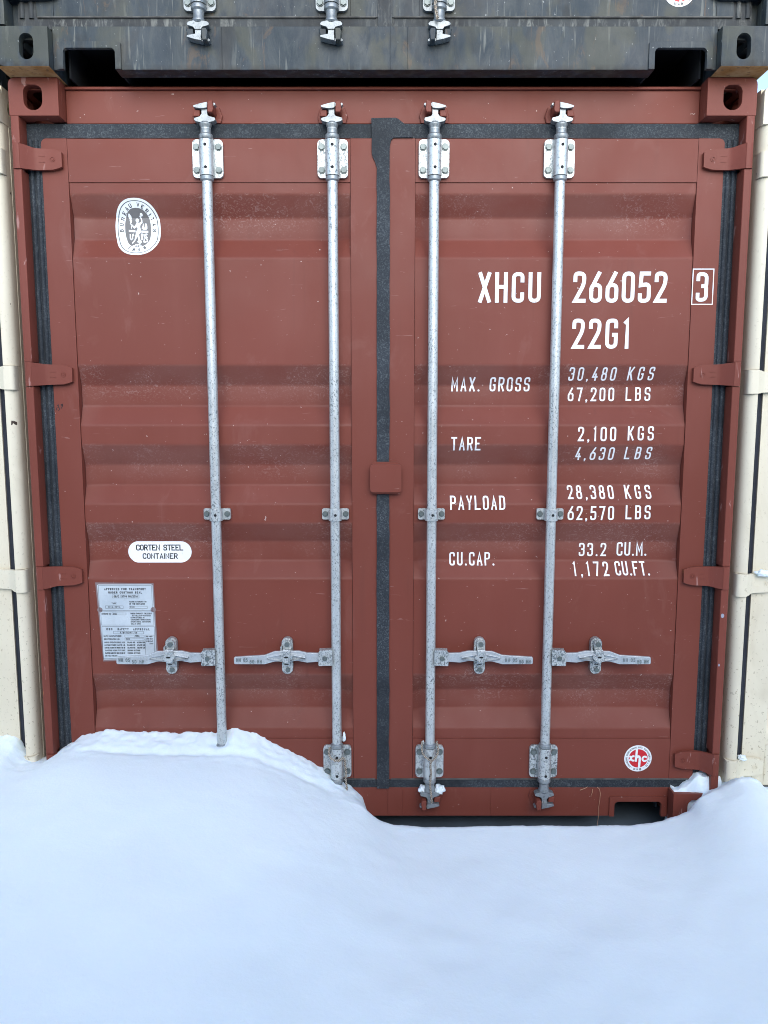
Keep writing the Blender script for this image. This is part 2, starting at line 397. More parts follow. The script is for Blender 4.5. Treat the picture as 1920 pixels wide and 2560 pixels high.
def fillet(pts, rad, n=5):
    closed = pts[-1] == 'c'; pts = [p for p in pts if p != 'c']; out = []; N = len(pts)
    for i, p in enumerate(pts):
        q = Vector(p[:2])
        if len(p) == 3 and (closed or 0 < i < N - 1):
            a = Vector(pts[i - 1][:2]); b = Vector(pts[(i + 1) % N][:2]); la = (a - q).length; lb = (b - q).length
            t = min(rad, la / 2 * .999, lb / 2 * .999); d1 = (a - q).normalized(); d2 = (b - q).normalized()
            for k in range(n + 1):
                u = k / n; out.append(tuple((q + d1 * t) * (1 - u) ** 2 + (q * .72 + (q + (d1 + d2) * t * .0) * .28) * 2 * u * (1 - u) + (q + d2 * t) * u * u))
        else: out.append(tuple(q))
    return out, closed
def glyph(fl, ch, x, z, gw, h, sw, mi=0, lay=1, T=None):
    """one character: x, z = lower left; gw, h = size; sw = stroke; T = extra 2-D transform"""
    T = T or (lambda p: p)
    if ch == ' ': return
    if ch in '.,':
        c = (x + gw / 2, z + sw * .55); fl.poly([T(p) for p in ellipse(c[0], c[1], sw * .62, sw * .62, 10)], (), mi, lay)
        if ch == ',': fl.ribbon([T((c[0] + sw * .3, c[1])), T((c[0] - sw * .3, c[1] - sw * 1.3))], sw * .6, False, mi, lay)
        return
    for st in GL[ch]:
        cl = [p if p == 'c' else (x + sw / 2 + p[0] * (gw - sw), z + sw / 2 + p[1] * (h - sw), *p[2:]) for p in st]
        pts, closed = fillet(cl, (gw - sw) * .62)
        if not closed and len(pts) > 1:
            for e0, e1, q in ((0, 1, st[0]), (-1, -2, st[-1])):
                if q[0] in (0, 1) or q[1] in (0, 1):
                    a, b = Vector(pts[e0]), Vector(pts[e1]); pts[e0] = tuple(a + (a - b).normalized() * sw * .5)
        fl.ribbon([T(p) for p in pts], sw, closed, mi, lay)
def text(fl, s, x0, x1, z0, z1, wr=.42, sr=.155, mi=0, lay=1, T=None):
    h = z1 - z0; ws = [wr * h * NARROW.get(c, 1) for c in s]; tot = sum(ws)
    gap = (x1 - x0 - tot) / max(1, len(s) - 1)
    if gap < h * .04 and len(s) > 1:
        k = (x1 - x0 - h * .04 * (len(s) - 1)) / tot; ws = [v * k for v in ws]; gap = h * .04
    x = x0
    for c, gw in zip(s, ws): glyph(fl, c, x, z0, gw, h, sr * h, mi, lay, T); x += gw + gap
def arc_text(fl, s, cx, cz, a, b, h, t0, t1, gw, sw, mi=0, lay=2, flip=False):
    """characters standing along an ellipse from angle t0 to t1 (degrees), tops outwards"""
    ph = []; acc = 0; w = [NARROW.get(c, 1) + .45 for c in s]; tot = sum(w) - (w[0] + w[-1]) / 2
    for i, c in enumerate(s):
        if i: acc += (w[i - 1] + w[i]) / 2
        ph.append(acc / tot)
    for c, f in zip(s, ph):
        t = R(t0 + (t1 - t0) * f); px, pz = cx + a * math.cos(t), cz + b * math.sin(t)
        nx, nz = math.cos(t) / a, math.sin(t) / b; l = math.hypot(nx, nz); nx /= l; nz /= l
        if flip: nx, nz = -nx, -nz
        g = gw * NARROW.get(c, 1)
        def T(p, px=px, pz=pz, nx=nx, nz=nz): return (px + p[0] * nz + p[1] * nx, pz - p[0] * nx + p[1] * nz)
        glyph(fl, c, -g / 2, -h / 2, g, h, sw, mi, lay, T)

# ------------------------------------------------------------------ container parts
HZ = [2.348, 1.641, .935, .248]      # hinge centres
def casting(parent, sx, z0, mats, hw, y0=0.0, flipy=False, front=True):
    """hollow cast corner, 178 deep, 162 wide, 118 high; sx = side (-1 / 1)"""
    m = MB(); X0, X1 = 1.057, 1.219; zc = z0 + .059
    def sgn(pts): return [(sx * p[0], p[1]) for p in pts]
    hx = 1.140 if hw > .05 else 1.126
    top = z0 > 1
    rr = (0, 0, .022, 0) if top else (0, .022, 0, 0)
    hole = rrect(hx - hw / 2, hx + hw / 2, z0 + .017, z0 + .095, 0, 6, (hw * .49, hw * .49, hw * .36, hw * .36) if hw > .05 else None) if hw > .05 else rrect(hx - hw / 2, hx + hw / 2, z0 + .02, z0 + .098, hw * .499, 7)
    m.prism(sgn(rrect(X0, X1, z0, z0 + .118, 0, 5, rr)), [sgn(hole)], 0, .028, 0)
    m.prism(rrect(.0285, .178, z0, z0 + .118, 0), [rrect(.062, .141, z0 + .034, z0 + .085, .025, 6)], sx * (X1 - .022), sx * (X1 - .0006), 0, 'x')
    m.prism(rrect(.0285, .178, z0 + .0005, z0 + .1175, 0), (), sx * X0, sx * (X0 + .014), 0, 'x')
    m.prism([(sx * (X0 + .0145), .170), (sx * (X1 - .0225), .170), (sx * (X1 - .0225), .178), (sx * (X0 + .0145), .178)], (), z0 + .002, z0 + .116, 0, 'z')
    for zz, mi in ((z0 + .0004, 1), (z0 + .0896, 0)):
        o = [(sx * (X0 + .0145), .0285), (sx * (X1 - .0225), .0285), (sx * (X1 - .0225), .1695), (sx * (X0 + .0145), .1695)]
        h = [(sx * (1.136 + p[0]), .098 + p[1]) for p in rrect(-.032, .032, -.052, .052, .031, 6)]
        m.prism(o, [h], zz, zz + .028, mi, 'z')
    if not top: m.box(sx * X0, sx * X1, 0.0, .178, z0 - .0006, z0 - .0001, 1)
    if flipy: m.v = [(x, 6.058 - y, z) for x, y, z in m.v]
    return m.build('corner_casting', mats, parent, .0022, 2)

def hinge(parent, sx, zc, mat, xin, kn, door_y=.040, ln=1.072, h=.040, ring=True):
    """knuckle on the post and a tapering blade bent back onto the door"""
    m = MB(); xo = 1.2185
    kw = kn
    m.prism([(sx * p[0], p[1]) for p in rrect(xo - kw, xo, -.005, .035, .0, 5, (.004, .014, .004, .004))], (), zc - h, zc + h, 0, 'z')
    st = [(xo - kw + .001, -.003, 1.0), (xo - kw - .012, .008, .97), (xo - kw - .030, .028, .90), (xo - kw - .045, door_y - .006, .88), (ln + .03, door_y - .005, .84), (ln + .012, door_y - .005, .72), (ln, door_y - .004, .60)]
    vs = []; fs = []
    for x, y, k in st:
        for (dy, dz) in ((0, -1), (0, 1), (.012, 1), (.012, -1)): vs.append((sx * x, y + dy, zc + dz * h * k * .98))
    for j in range(len(st) - 1):
        for i in range(4):
            k = (i + 1) % 4; fs.append((j * 4 + i, j * 4 + k, (j + 1) * 4 + k, (j + 1) * 4 + i))
    fs.append((3, 2, 1, 0)); q = (len(st) - 1) * 4; fs.append((q, q + 1, q + 2, q + 3)); m.add(vs, fs)
    if ring:
        yy = door_y - .0062
        c = (sx * (ln + .030), zc)
        m.prism(ellipse(*c, .0085, .0085, 18), [ellipse(*c, .0062, .0062, 18)], yy - .0004, yy + .002)
        m.prism(ellipse(*c, .0035, .0035, 10), (), yy - .0004, yy + .002)
        for dz in (-.010, .008): m.prism(rrect(sx * (ln + .065) - .010, sx * (ln + .065) + .010, zc + dz, zc + dz + .0016, 0), (), yy - .0004, yy + .002)
    return m.build('hinge', mat, parent, .003, 3)

def rod(parent, x, s, g1='galv', g2='castgalv'):
    """locking rod with guide brackets, cam ends, handle and catch. s = side the handle points to (-1 / 1)"""
    g1 = M[g1]; g2 = M[g2]; yc = .022; root = MB()
    root.lathe(x, yc, [(.017, .16), (.017, 2.44)], 24)
    o = root.build('locking_rod', g1, parent)
    k = -s                                  # which side carries the long front keeper
    for top in (True, False):
        f = (lambda z: z) if top else (lambda z: 2.594 - z)
        zz = lambda z: f(z)
        m = MB(); z0, z1 = sorted((zz(2.290), zz(2.413)))
        m.prism(rrect(x - .051, x + .051, z0, z1, .014), (), .040, .0515, 1)
        m.lathe(x, yc, sorted([(.0235, zz(2.2905)), (.0235, zz(2.4035))], key=lambda q: q[1]), 24, 0)
        m.prism(rrect(x - .0225, x + .0225, z0 + .006, z1 - .006, 0), (), yc, .0405, 0)
        for bx in (-.037, .037):
            for bz in (.024, .098):
                m.disc(x + bx, z0 + bz, .033, .0402, .0098, 6, 2, random.random()); m.disc(x + bx, z0 + bz, .0375, .0403, .0118, 16, 2)
        for bz in (.023, .094):
            m.prism(ellipse(x + .001, z0 + bz, .0052, .0052, 14), (), -.0022, .003, 3)
        m.build('rod_bracket', [g1, M['galvplate'] if g1 is M['galv'] else g2, M['bolt'], M['hole']], o, .0018)
        c = MB()
        pr = [(.0170, 2.272), (.0225, 2.277), (.0225, 2.2885), (.019, 2.2895), (.019, 2.405), (.0215, 2.4055), (.0235, 2.41), (.0235, 2.419), (.0175, 2.424), (.0168, 2.444), (.0200, 2.449), (.0200, 2.4545), (.0160, 2.460)]
        pr = [(a, zz(b)) for a, b in pr]
        c.lathe(x, yc, pr if top else pr[::-1], 24)
        lo = [(-.015, 2.4555), (-.030, 2.459), (-.0355, 2.464), (-.034, 2.469), (-.016, 2.474), (-.011, 2.481), (.009, 2.481), (.013, 2.475), (.033, 2.470), (.035, 2.464), (.030, 2.459), (.015, 2.4560)]
        c.prism([(x + a * k, zz(b)) for a, b in lo], (), .008, .036)
        ne = [(-.0105, 2.479), (.0085, 2.479), (.0085, 2.502), (-.0110, 2.502)]
        c.prism([(x + a * k, zz(b)) for a, b in ne], (), .012, .036)
        up = [(-.0105, 2.497), (-.0345, 2.501), (-.0355, 2.506), (-.013, 2.5125), (.010, 2.517), (.0095, 2.500), (.0045, 2.4985)]
        c.prism([(x + a * k, zz(b)) for a, b in up], (), .003, .034)
        ut = [(.0095, 2.507), (.031, 2.507), (.037, 2.512), (.034, 2.5165), (.0095, 2.5165)]
        c.prism([(x + a * k, zz(b)) for a, b in ut], (), .010, .032)
        c.build('cam_end', g2, o, .0035, 3)
        kp = MB()
        q = [(.0125, 2.483), (.028, 2.483), (.032, 2.492), (.029, 2.519), (.014, 2.519), (.0125, 2.497)]
        kp.prism([(x + a * k, zz(b)) for a, b in q], (), -.006, .062)
        q = [(-.040, 2.476), (-.017, 2.476), (-.016, 2.497), (-.036, 2.497)]
        kp.prism([(x + a * k, zz(b)) for a, b in q], (), .014, .062)
        q = [(-.046, 2.468), (.044, 2.468), (.050, 2.49), (.040, 2.519), (-.040, 2.519), (-.050, 2.49)]
        kp.prism([(x + a * k, zz(b)) for a, b in q], (), .050, .0605)
        KEEP.append((kp, parent))
    m = MB()
    m.prism(rrect(x - .047, x + .047, 1.138, 1.177, .006), (), .038, .0515, 0)
    m.lathe(x, yc, [(.0225, 1.136), (.0225, 1.178)], 24, 0); m.box(x - .0225, x + .0225, yc, .0385, 1.137, 1.177, 0)
    for bx in (-.036, .036): m.disc(x + bx, 1.158, .031, .0382, .0085, 6, 1); m.disc(x + bx, 1.158, .036, .0382, .0102, 14, 1)
    m.prism(ellipse(x + .002, 1.157, .0048, .0048, 14), (), -.0012, .003, 2)
    m.build('rod_bracket', [M['galv'], M['bolt'], M['hole']], o, .0018)
    # handle
    z = .648
    m = MB(); P = lambda a, b: (x + s * a, b)
    m.prism([P(.012, z - .029), P(.059, z - .031), P(.062, z - .028), P(.062, z + .018), P(.056, z + .026), P(.018, z + .028), P(.012, z + .022)], (), -.002, .008)
    m.prism([P(.012, z - .029), P(.060, z - .031), P(.060, z + .024), P(.014, z + .026)], (), .026, .034)
    m.prism([P(.012, z + .015), P(.060, z + .015), P(.056, z + .026), P(.014, z + .026)], (), .008, .026)
    m.disc(x + s * .039, z - .003, -.0065, -.0018, .0088, 16, 1); m.disc(x + s * .039, z - .003, -.008, -.0062, .0055, 12, 1)
    m.build('handle_hub', [M['galvplate'], M['bolt']], o, .0022)
    m = MB()
    out = [(.050, .660), (.104, .662), (.135, .669), (.218, .669), (.254, .656), (.358, .652), (.361, .648), (.361, .630), (.358, .626), (.254, .623), (.218, .632), (.135, .632), (.104, .626), (.050, .630)]
    vs = []; n = len(out)
    def ly(a): return .010 if a < .14 else (.010 - .010 * min(1, (a - .14) / .12) if a < .26 else .0 - .008 * (a - .26) / .1)
    for dy in (0, .011):
        for a, b in out: vs.append((x + s * a, ly(a) + dy, b))
    fs = [tuple(range(n)), tuple(range(n, 2 * n))[::-1]] + [(i, (i + 1) % n, (i + 1) % n + n, i + n) for i in range(n)]
    # split the front face into strips so it stays planar
    fs = []
    for i in range(6):
        a, b, c2, d2 = i, i + 1, n - 2 - i, n - 1 - i
        fs += [(a, b, c2, d2), (d2 + n, c2 + n, b + n, a + n)]
    fs += [(i, (i + 1) % n, (i + 1) % n + n, i + n) for i in range(n)]
    m.add(vs, fs)
    for a0, a1 in ((.108, .168), (.190, .246)):          # pressed ribs either side of the catch
        pk = a1 if a0 < .15 else a0; lo = a0 if a0 < .15 else a1
        m.prism([P(lo, .650), P(pk, .662), P(pk, .6585), P(lo, .6465)], (), -.004, .010)
        m.prism([P(lo, .645), P(pk, .6365), P(pk, .633), P(lo, .642)], (), -.004, .010)
    h = m.build('handle', M['lever'], o, .002)
    fl = Flat()
    for tx, a0, a1, dz in ((('HH 05', .262, .305, .003), ('50 HH', .312, .352, -.003)) if s > 0 else (('50 HH', .262, .305, -.003), ('HH 05', .312, .352, .003))):
        xa, xb = sorted((x + s * a0, x + s * a1)); text(fl, tx, xa, xb, .6325 + dz, .6455 + dz, .5, .16)
    fl.build('embossed_mark', [M['bolt']], h, lambda zz: -.0095, .0004)
    # catch
    cx = x + s * .1765; m = MB()
    m.prism(rrect(cx - .0195, cx + .0195, .578, .711, .019, 7), (), .030, .0515, 0)
    m.prism(rrect(cx - .012, cx + .0165, .668, .706, .012, 6), (), .016, .0305, 0)
    m.prism([(cx - .012, .672), (cx + .0155, .672), (cx + .0165, .662), (cx + .0235, .656), (cx + .022, .648), (cx + .012, .636), (cx + .004, .631), (cx - .004, .632), (cx - .020, .646), (cx - .021, .654), (cx - .013, .661)], (), -.012, -.002, 0)
    m.prism([(-.0119, .664), (.0165, .664), (.0165, .676), (-.0019, .676)], (), cx - .0118, cx + .0153, 0, 'x')
    m.prism(ellipse(cx + .001, .652, .0075, .003, 14), (), -.0135, -.0115, 2)
    m.prism(rrect(cx - .012, cx + .011, .612, .626, .003), (), .018, .0305, 0)
    m.prism(rrect(cx - .009, cx + .006, .616, .619, 0), (), .0172, .0185, 2)
    m.disc(cx + .002, .692, .008, .0158, .009, 14, 1); m.disc(cx + .002, .594, .022, .0302, .0088, 6, 1)
    m.prism(rrect(cx - .022 , cx - .016, .655, .684, .002), (), .014, .032, 0)
    m.build('handle_catch', [M['galvplate'], M['bolt'], M['hole']], o, .002)
    return o

def container(name, label, group, loc, pal, p):
    root = thing(name, label, 'container', loc, group)
    pa, cm = pal['paint'], pal['cast']; gk = pal['gasket']
    xd, xg, xs, rs = p.get('xd', 1.143), p.get('xg', 1.192), p.get('xs', 1.190), p.get('rs', .004)
    sb = p.get('sb', .0232); ys = p.get('ys', .055); H = 2.591
    for sx in (-1, 1):
        for z0 in (H - .118, p.get('cz', 0.0)): casting(root, sx, z0, [cm, pal.get('castbottom', cm)], p.get('hw', .061))
        for z0 in (H - .118, p.get('cz', 0.0)): casting(root, sx, z0, [cm, cm], .045, flipy=True)
        # post: strip in front, channel behind
        m = MB(); cuts = [H - .1185]
        for zc in HZ: cuts += [zc + .0415, zc - .0415]
        cuts.append(.124)
        for a, b in zip(cuts[::2], cuts[1::2]):
            m.prism([(sx * q[0], q[1]) for q in rrect(xs, 1.2175, .001, .064, 0, 6, (.003, rs, .001, .001))], (), b, a, 0, 'z')
        m.prism([(sx * q[0], q[1]) for q in [(1.155, .0655), (1.2185, .0655), (1.2185, .150), (1.155, .150)]], (), .118, H - .119, 0, 'z')
        for zc in HZ: m.prism([(sx * q[0], q[1]) for q in [(xs + .01, .036), (1.2168, .036), (1.2168, .0654), (xs + .01, .0654)]], (), zc - .0414, zc + .0414, 0, 'z')
        if p.get('lug'):
            for zc in HZ:
                m.box(sx * 1.2186, sx * 1.2225, .004, .046, zc - .058, zc - .052); m.box(sx * 1.2186, sx * 1.2225, .004, .046, zc + .052, zc + .058); m.box(sx * 1.2186, sx * 1.2225, .046, .052, zc - .058, zc + .058)
        m.build('corner_post', pal.get('post', pa), root, .0018)
        # side wall, corrugated
        m = MB(); pts = []; y = .151; k = 0
        while y < 5.88:
            for dy, dx in ((.0, 0), (.072, 0), (.068, .036), (.070, .036)):
                y += dy; pts.append((1.2 - dx, y)) if False else pts.append((1.212 - dx, y))
            y += .068
        vs = []; fs = []
        for x_, y_ in pts: vs += [(sx * x_, y_, .175), (sx * x_, y_, 2.53)]
        for i in range(len(pts) - 1): fs.append((2 * i, 2 * i + 1, 2 * i + 3, 2 * i + 2))
        m.add(vs, fs)
        m.build('side_wall', pal.get('post', pa), root)
        m = MB(); m.box(sx * 1.16, sx * 1.2175, .179, 5.879, .012, .175); m.box(sx * 1.155, sx * 1.2175, .179, 5.879, 2.53, 2.586)
        m.build('side_rail', pal.get('post', pa), root, .003)
    m = MB(); m.box(-1.0565, 1.0565, .060, .135, 2.469, 2.574)
    m.prism([(.050, 2.5745), (.052, 2.584), (.120, 2.584), (.120, 2.5745)], (), -1.0565, 1.0565, 0, 'x'); m.box(-1.154, -1.0568, .0665, .13, 2.462, 2.4725); m.box(1.0568, 1.154, .0665, .13, 2.462, 2.4725)
    m.build('door_header', pa, root, .003, 3)
    m = MB(); m.box(-1.15, 1.15, .136, 6.03, 2.56, 2.578); m.build('roof', pa, root)
    m = MB(); m.box(-1.15, 1.15, 5.9, 6.04, .02, 2.55); m.build('rear_wall', pa, root)
    # sill with fork pockets
    m = MB(); zt = .134; fx0, fx1, fz = p.get('fork', (.860, 1.032, .080)); X = 1.0565
    o = [(-X, sb)]
    for a, b in ((-fx1, -fx0), (fx0, fx1)):
        rr = .010
        o += [(a, sb), (a, fz - rr), (a + rr * .3, fz - rr * .3), (a + rr, fz), (b - rr, fz), (b - rr * .3, fz - rr * .3), (b, fz - rr), (b, sb)]
    o += [(X, sb), (X, zt), (-X, zt)]
    m.prism(o, (), ys, ys + .008)
    for a, b in ((-fx0 + .0005, fx0 - .0005),): m.prism([(ys + .0081, sb), (ys + .06, sb), (ys + .06, sb + .008), (ys + .0081, sb + .008)], (), a, b, 0, 'x')
    for sx in (-1, 1):
        w_ = .020
        pts = [(fx0 - w_, sb), (fx0 - w_, fz + w_ * .8), (fx0 - w_ * .6, fz + w_), (fx1 + w_ * .6, fz + w_), (fx1 + w_, fz + w_ * .8), (fx1 + w_, sb), (fx1 + .001, sb), (fx1 + .001, fz - .01), (fx1 - .003, fz - .003), (fx1 - .01, fz + .001), (fx0 + .01, fz + .001), (fx0 + .003, fz - .003), (fx0 - .001, fz - .01), (fx0 - .001, sb)]
        m.prism([(sx * q[0], q[1]) for q in pts], (), ys - .006, ys + .0002)
    for xw in (-.52, .016, .071, .40): m.box(xw, xw + .0016, ys - .0012, ys + .002, sb + .002, zt - .001)
    m.box(-1.154, 1.154, ys + .0605, ys + .075, .128, .1345); m.box(-X, X, ys + .0081, ys + .06, .127, .1335)
    m.build('door_sill', pa, root, .0025, 2)
    m = MB(); m.box(-1.155, 1.155, ys + .08, 6.0, .135, .165)
    for yy in np.arange(.5, 5.9, .3): m.box(-1.155, 1.155, yy, yy + .045, .04, .134)
    for sx in (-1, 1):
        m.box(sx * (fx0 - .012), sx * (fx0 - .006), ys + .064, 2.4, sb, .134); m.box(sx * (fx1 + .004), sx * (fx1 + .010), ys + .064, 2.4, sb, .134)
    m.build('floor_frame', pal['under'], root)
    # doors
    zb, zh = .168, 2.420
    for sx in (-1, 1):
        m = MB(); xi = .1095; xo = 1.0555; z0s, z1s = .3256, 2.279
        cn = .024
        m.prism([(sx * q[0], q[1]) for q in rrect(xo + .0012, xd, zb, zh, 0, 6, (0, .006, .018, 0))], (), .052, .104)
        m.box(sx * .001, sx * (xi - .0012), .052, .104, zb, zh)
        m.box(sx * xi, sx * xo, .0526, .104, z1s + .001, zh - .0006); m.box(sx * xi, sx * xo, .0526, .104, zb + .0006, z0s - .001)
        bd = [z1s] + [z for z, _ in BP] + [z0s]; xs_ = list(np.linspace(xi, xo, 24)); vs = []; fs = []
        zs = []
        for a, b in zip(bd, bd[1:]):
            n = max(1, int((a - b) / .035))
            zs += [a] + ([a - .006] if a != z1s else []) + [a + (b - a) * i / n for i in range(1, n)] + ([b + .006] if b != z0s else [])
        zs.append(z0s); zs = sorted(set(round(q, 5) for q in zs), reverse=True)
        for z in zs:
            for x in xs_:
                # the pressed bays fade out towards the frame
                e = min((x - xi), (xo - x)); k = min(1, .55 + e / .02 * .45)
                vs.append((sx * x, LAND + (prof(z) - LAND) * k + .0012 * noise.noise(Vector((sx * x * 3, z * 3, 1))), z))
        nx = len(xs_)
        for j in range(len(zs) - 1):
            for i in range(nx - 1): fs.append((j * nx + i, j * nx + i + 1, (j + 1) * nx + i + 1, (j + 1) * nx + i))
        m.add(vs, fs)
        BPl = BPZ
        def dust(co):
            z = co.z; d = 0
            for i in range(0, 20, 4):
                a, b, c = BP[i][0], BP[i + 1][0], BP[i + 2][0]
                if b - .001 <= z <= a + .001: d = max(d, .9 if a - .002 > z or True else 0)
                elif c <= z < b: d = max(d, .9 * (1 - (b - z) / (b - c)))
            for hx in (-.767, -.345, .347, .764):
                q = (abs(co.x - hx) / .05) ** 2 + (max(0, z - .57) / .02 + max(0, .57 - z) / .12) ** 2; d = max(d, 1.9 * math.exp(-q))
            return d
        door = m.build('door', pa, root, 0, dust=dust, angle=50)
        for zc in HZ: hinge(door, sx, zc, pal.get('post2', cm), xd, 1.2185 - xs - .001, ln=xd - .073)
        g = MB()
        outl = rrect(.012, xg, .1345, 2.4675, 0, 5, (0, .004, .004, 0)); hol = rrect(.028, xd + .0015, zb - .002, zh + .002, 0, 6, (0, .008, .020, 0))
        g.prism(rough_edge([(sx * q[0], q[1]) for q in outl], amp=.0018), [rough_edge([(sx * q[0], q[1]) for q in hol], amp=.0016)], .0555, .09)
        for xb, rb in ((xd + .017, .0085), (xg - .013, .0085)):      # moulded beads of the side seal
            g.tube([(sx * (xb + .0012 * noise.noise(Vector((zq * 4, sx, xb)))), .0565, zq) for zq in np.arange(.165, 2.43, .05)], rb, 10)
        g.prism([(.0555, .1655), (.0500, .1668), (.0500, .1708), (.0555, .1722)], (), sx * .03, sx * (xd - .002), 1, 'x')
        g.build('door_gasket', [gk, M['lip']], door, .004, 3)
        if sx == 1:
            g = MB()
            if p.get('tblock', True):
                pts = [(-.0225, .1345), (.0225, .1345), (.0235, 2.395), (.028, 2.414), (.036, 2.4205), (.075, 2.4215), (.100, 2.4215), (.092, 2.462), (.072, 2.464), (.052, 2.480), (.043, 2.4835), (-.0375, 2.4825), (-.037, 2.372), (-.034, 2.360), (-.026, 2.345), (-.0205, 2.325)]
            else: pts = rrect(-.0225, .0225, .1345, 2.466, 0)
            g.prism(rough_edge(pts, amp=.0016), (), .046, .0552); g.build('centre_gasket', gk, door, .002, 2)
    p2 = p.get('plate')
    if p2:
        g = MB(); g.prism(rrect(-.0545, .0545, 1.235, 1.333, .012, 5), (), .022, .034); g.prism(rrect(-.048, .048, 1.228, 1.341, .01, 5), (), .034, .047)
        o = g.build('overlap_plate', pa, root, .004, 3); o.location.x = .010
    for x, s in p.get('rods', ()): rod(root, x, s, *p.get('galv', ()))
    return root

KEEP = []
red = container('shipping_container', 'oxide red container with white lettering, half buried in snow at the centre', 'stacked shipping containers', (0, 0, 0),
    dict(paint=M['red'], cast=M['worn'], gasket=M['gasket'], under=M['under'], post=M['worn'], post2=M['worn']),
    dict(plate=True, cz=.018, rods=[(-.584, -1), (-.167, -1), (.171, 1), (.589, 1)]))
dark = container('shipping_container', 'rust streaked dark blue-grey container stacked on top of the red container', 'stacked shipping containers', (.007, -.077, 2.5925),
    dict(paint=M['dark'], cast=M['dark'], castbottom=M['rust'], gasket=M['dgask'], under=M['hole']),
    dict(galv=('dull', 'dull'), hw=.045, sb=.0045, ys=.037, fork=(.860, 1.023, .067), tblock=False, xd=1.11, xg=1.17, rods=[(-.587, -1), (-.1685, -1), (.171, 1)]))
creamp = dict(paint=M['cream'], cast=M['cream'], gasket=M['blackseal'], under=M['under'])
creamo = dict(xd=1.141, xg=1.182, xs=1.182, rs=.034, tblock=False)
left = container('shipping_container', 'cream container with black door seal beyond the left edge of the red one', 'stacked shipping containers', (-2.474, .004, -.012), creamp, creamo)
right = container('shipping_container', 'cream container with dirt-specked door beyond the right edge of the red one', 'stacked shipping containers', (2.462, .0, -.026), creamp, creamo)
upl = container('shipping_container', 'shadowed dark container above the left cream one, a sliver at the upper left edge', 'stacked shipping containers', (-2.480, .02, 2.583),
    dict(paint=M['dark'], cast=M['dark'], gasket=M['dgask'], under=M['hole']), dict(hw=.045, sb=.0045, ys=.037, tblock=False))
for kp, parent in KEEP:
    kp.build('cam_keeper', M['red'] if parent is red else M['dark'], parent, .003, 2)

# ------------------------------------------------------------------ lettering and stickers on the red doors
door_l = [c for c in red.children if c.name.startswith('door') and c.data.vertices and c.name.split('.')[0] == 'door'][0]
door_r = [c for c in red.children if c.name.split('.')[0] == 'door'][1]
CUTS = [z for z, _ in BP]
TX = [('XHCU', .3271, .5406, 1.8856, 1.9870), ('266052', .6511, .9724, 1.8852, 1.9891), ('22G1', .6521, .8547, 1.7304, 1.8320),
      ('30,480', .6497, .8146, 1.6228, 1.6680), ('KGS', .8556, .9469, 1.6242, 1.6693), ('67,200', .6534, .8174, 1.5520, 1.5996), ('LBS', .8580, .9452, 1.5534, 1.6010),
      ('2,100', .6826, .8164, 1.4123, 1.4625), ('KGS', .8569, .9479, 1.4150, 1.4645), ('4,630', .6813, .8177, 1.3447, 1.3911), ('LBS', .8554, .9487, 1.3476, 1.3926),
      ('28,380', .6577, .8223, 1.2072, 1.2538), ('KGS', .8625, .9554, 1.2080, 1.2552), ('62,570', .6548, .8190, 1.1337, 1.1837), ('LBS', .8599, .9485, 1.1366, 1.1866),
      ('33.2', .7096, .8088, .9961, 1.0446), ('CU.M.', .8464, .9551, .9976, 1.0475), ('1,172', .6838, .8137, .9300, .9765), ('CU.FT.', .8371, .9598, .9320, .9780),
      ('MAX. GROSS', .2412, .5177, 1.5863, 1.6349), ('TARE', .2398, .3436, 1.3796, 1.4270), ('PAYLOAD', .2381, .4332, 1.1702, 1.2188), ('CU.CAP.', .2404, .4035, .9639, 1.0108)]
for s, x0, x1, z0, z1 in TX:
    fl = Flat(); text(fl, s, x0, x1, z0, z1, .42 if z1 - z0 > .08 else .43, .128 if z1 - z0 > .08 else .122)
    fl.build('lettering', [M['letter']], door_r, prof, .0012, .0002, CUTS)
fl = Flat(); text(fl, '3', 1.0700, 1.1130, 1.8885, 1.9860, .42, .128)
fl.ribbon([(1.0575, 1.8795), (1.1278, 1.8795), (1.1278, 1.9965), (1.0575, 1.9965)], .0032, True)
fl.build('lettering', [M['letter']], door_r, .0515, .0004, .0002)
# white oval class emblem
fl = Flat(); ex, ez = -.843, 2.139
fl.poly(ellipse(ex, ez, .0775, .0935, 64, 2.35), (), 0, 0)
oo = ellipse(ex, ez, .0705, .0865, 64, 2.35); ii = ellipse(ex, ez, .0675, .0845, 64, 2.35)
for i in range(64): j = (i + 1) % 64; fl.p.append(([oo[i], oo[j], ii[j], ii[i]], 1, 1.0))
fl.poly(ellipse(ex, ez + .001, .0445, .0645, 56, 2.4), (), 2, 1)
E2 = lambda q: (ex + (q[0] - 765) * .0001105, ez + (1010 - q[1]) * .000112)
def art(pts, lay=2): fl.poly([E2(q) for q in pts], (), 0, lay)
art([(735, 800), (800, 830), (860, 800), (880, 750), (830, 650), (840, 620), (870, 640), (905, 740), (910, 830), (850, 870), (830, 950), (855, 1060), (850, 1110), (790, 1160), (800, 1240), (820, 1330), (790, 1390), (745, 1420), (735, 1400), (765, 1340), (745, 1230), (690, 1310), (650, 1400), (605, 1470), (580, 1430), (640, 1330), (680, 1180), (700, 1080), (755, 1010), (740, 970), (715, 950), (650, 1000), (580, 920), (515, 850), (530, 835), (590, 880), (648, 935), (700, 870)])
fl.poly([E2(q) for q in ellipse(748, 755, 50, 58, 18)], (), 0, 2.5); fl.poly([E2(q) for q in ellipse(898, 600, 42, 48, 16)], (), 0, 2.5)
fl.poly([E2(q) for q in ellipse(828, 1405, 52, 60, 16)], (), 0, 2.5)
art([(500, 590), (525, 560), (545, 590), (580, 640), (575, 700), (565, 745), (525, 740), (490, 690), (483, 640)]); art([(510, 748), (590, 750), (570, 835), (540, 835)]); art([(548, 905), (578, 940), (575, 995), (548, 995)])
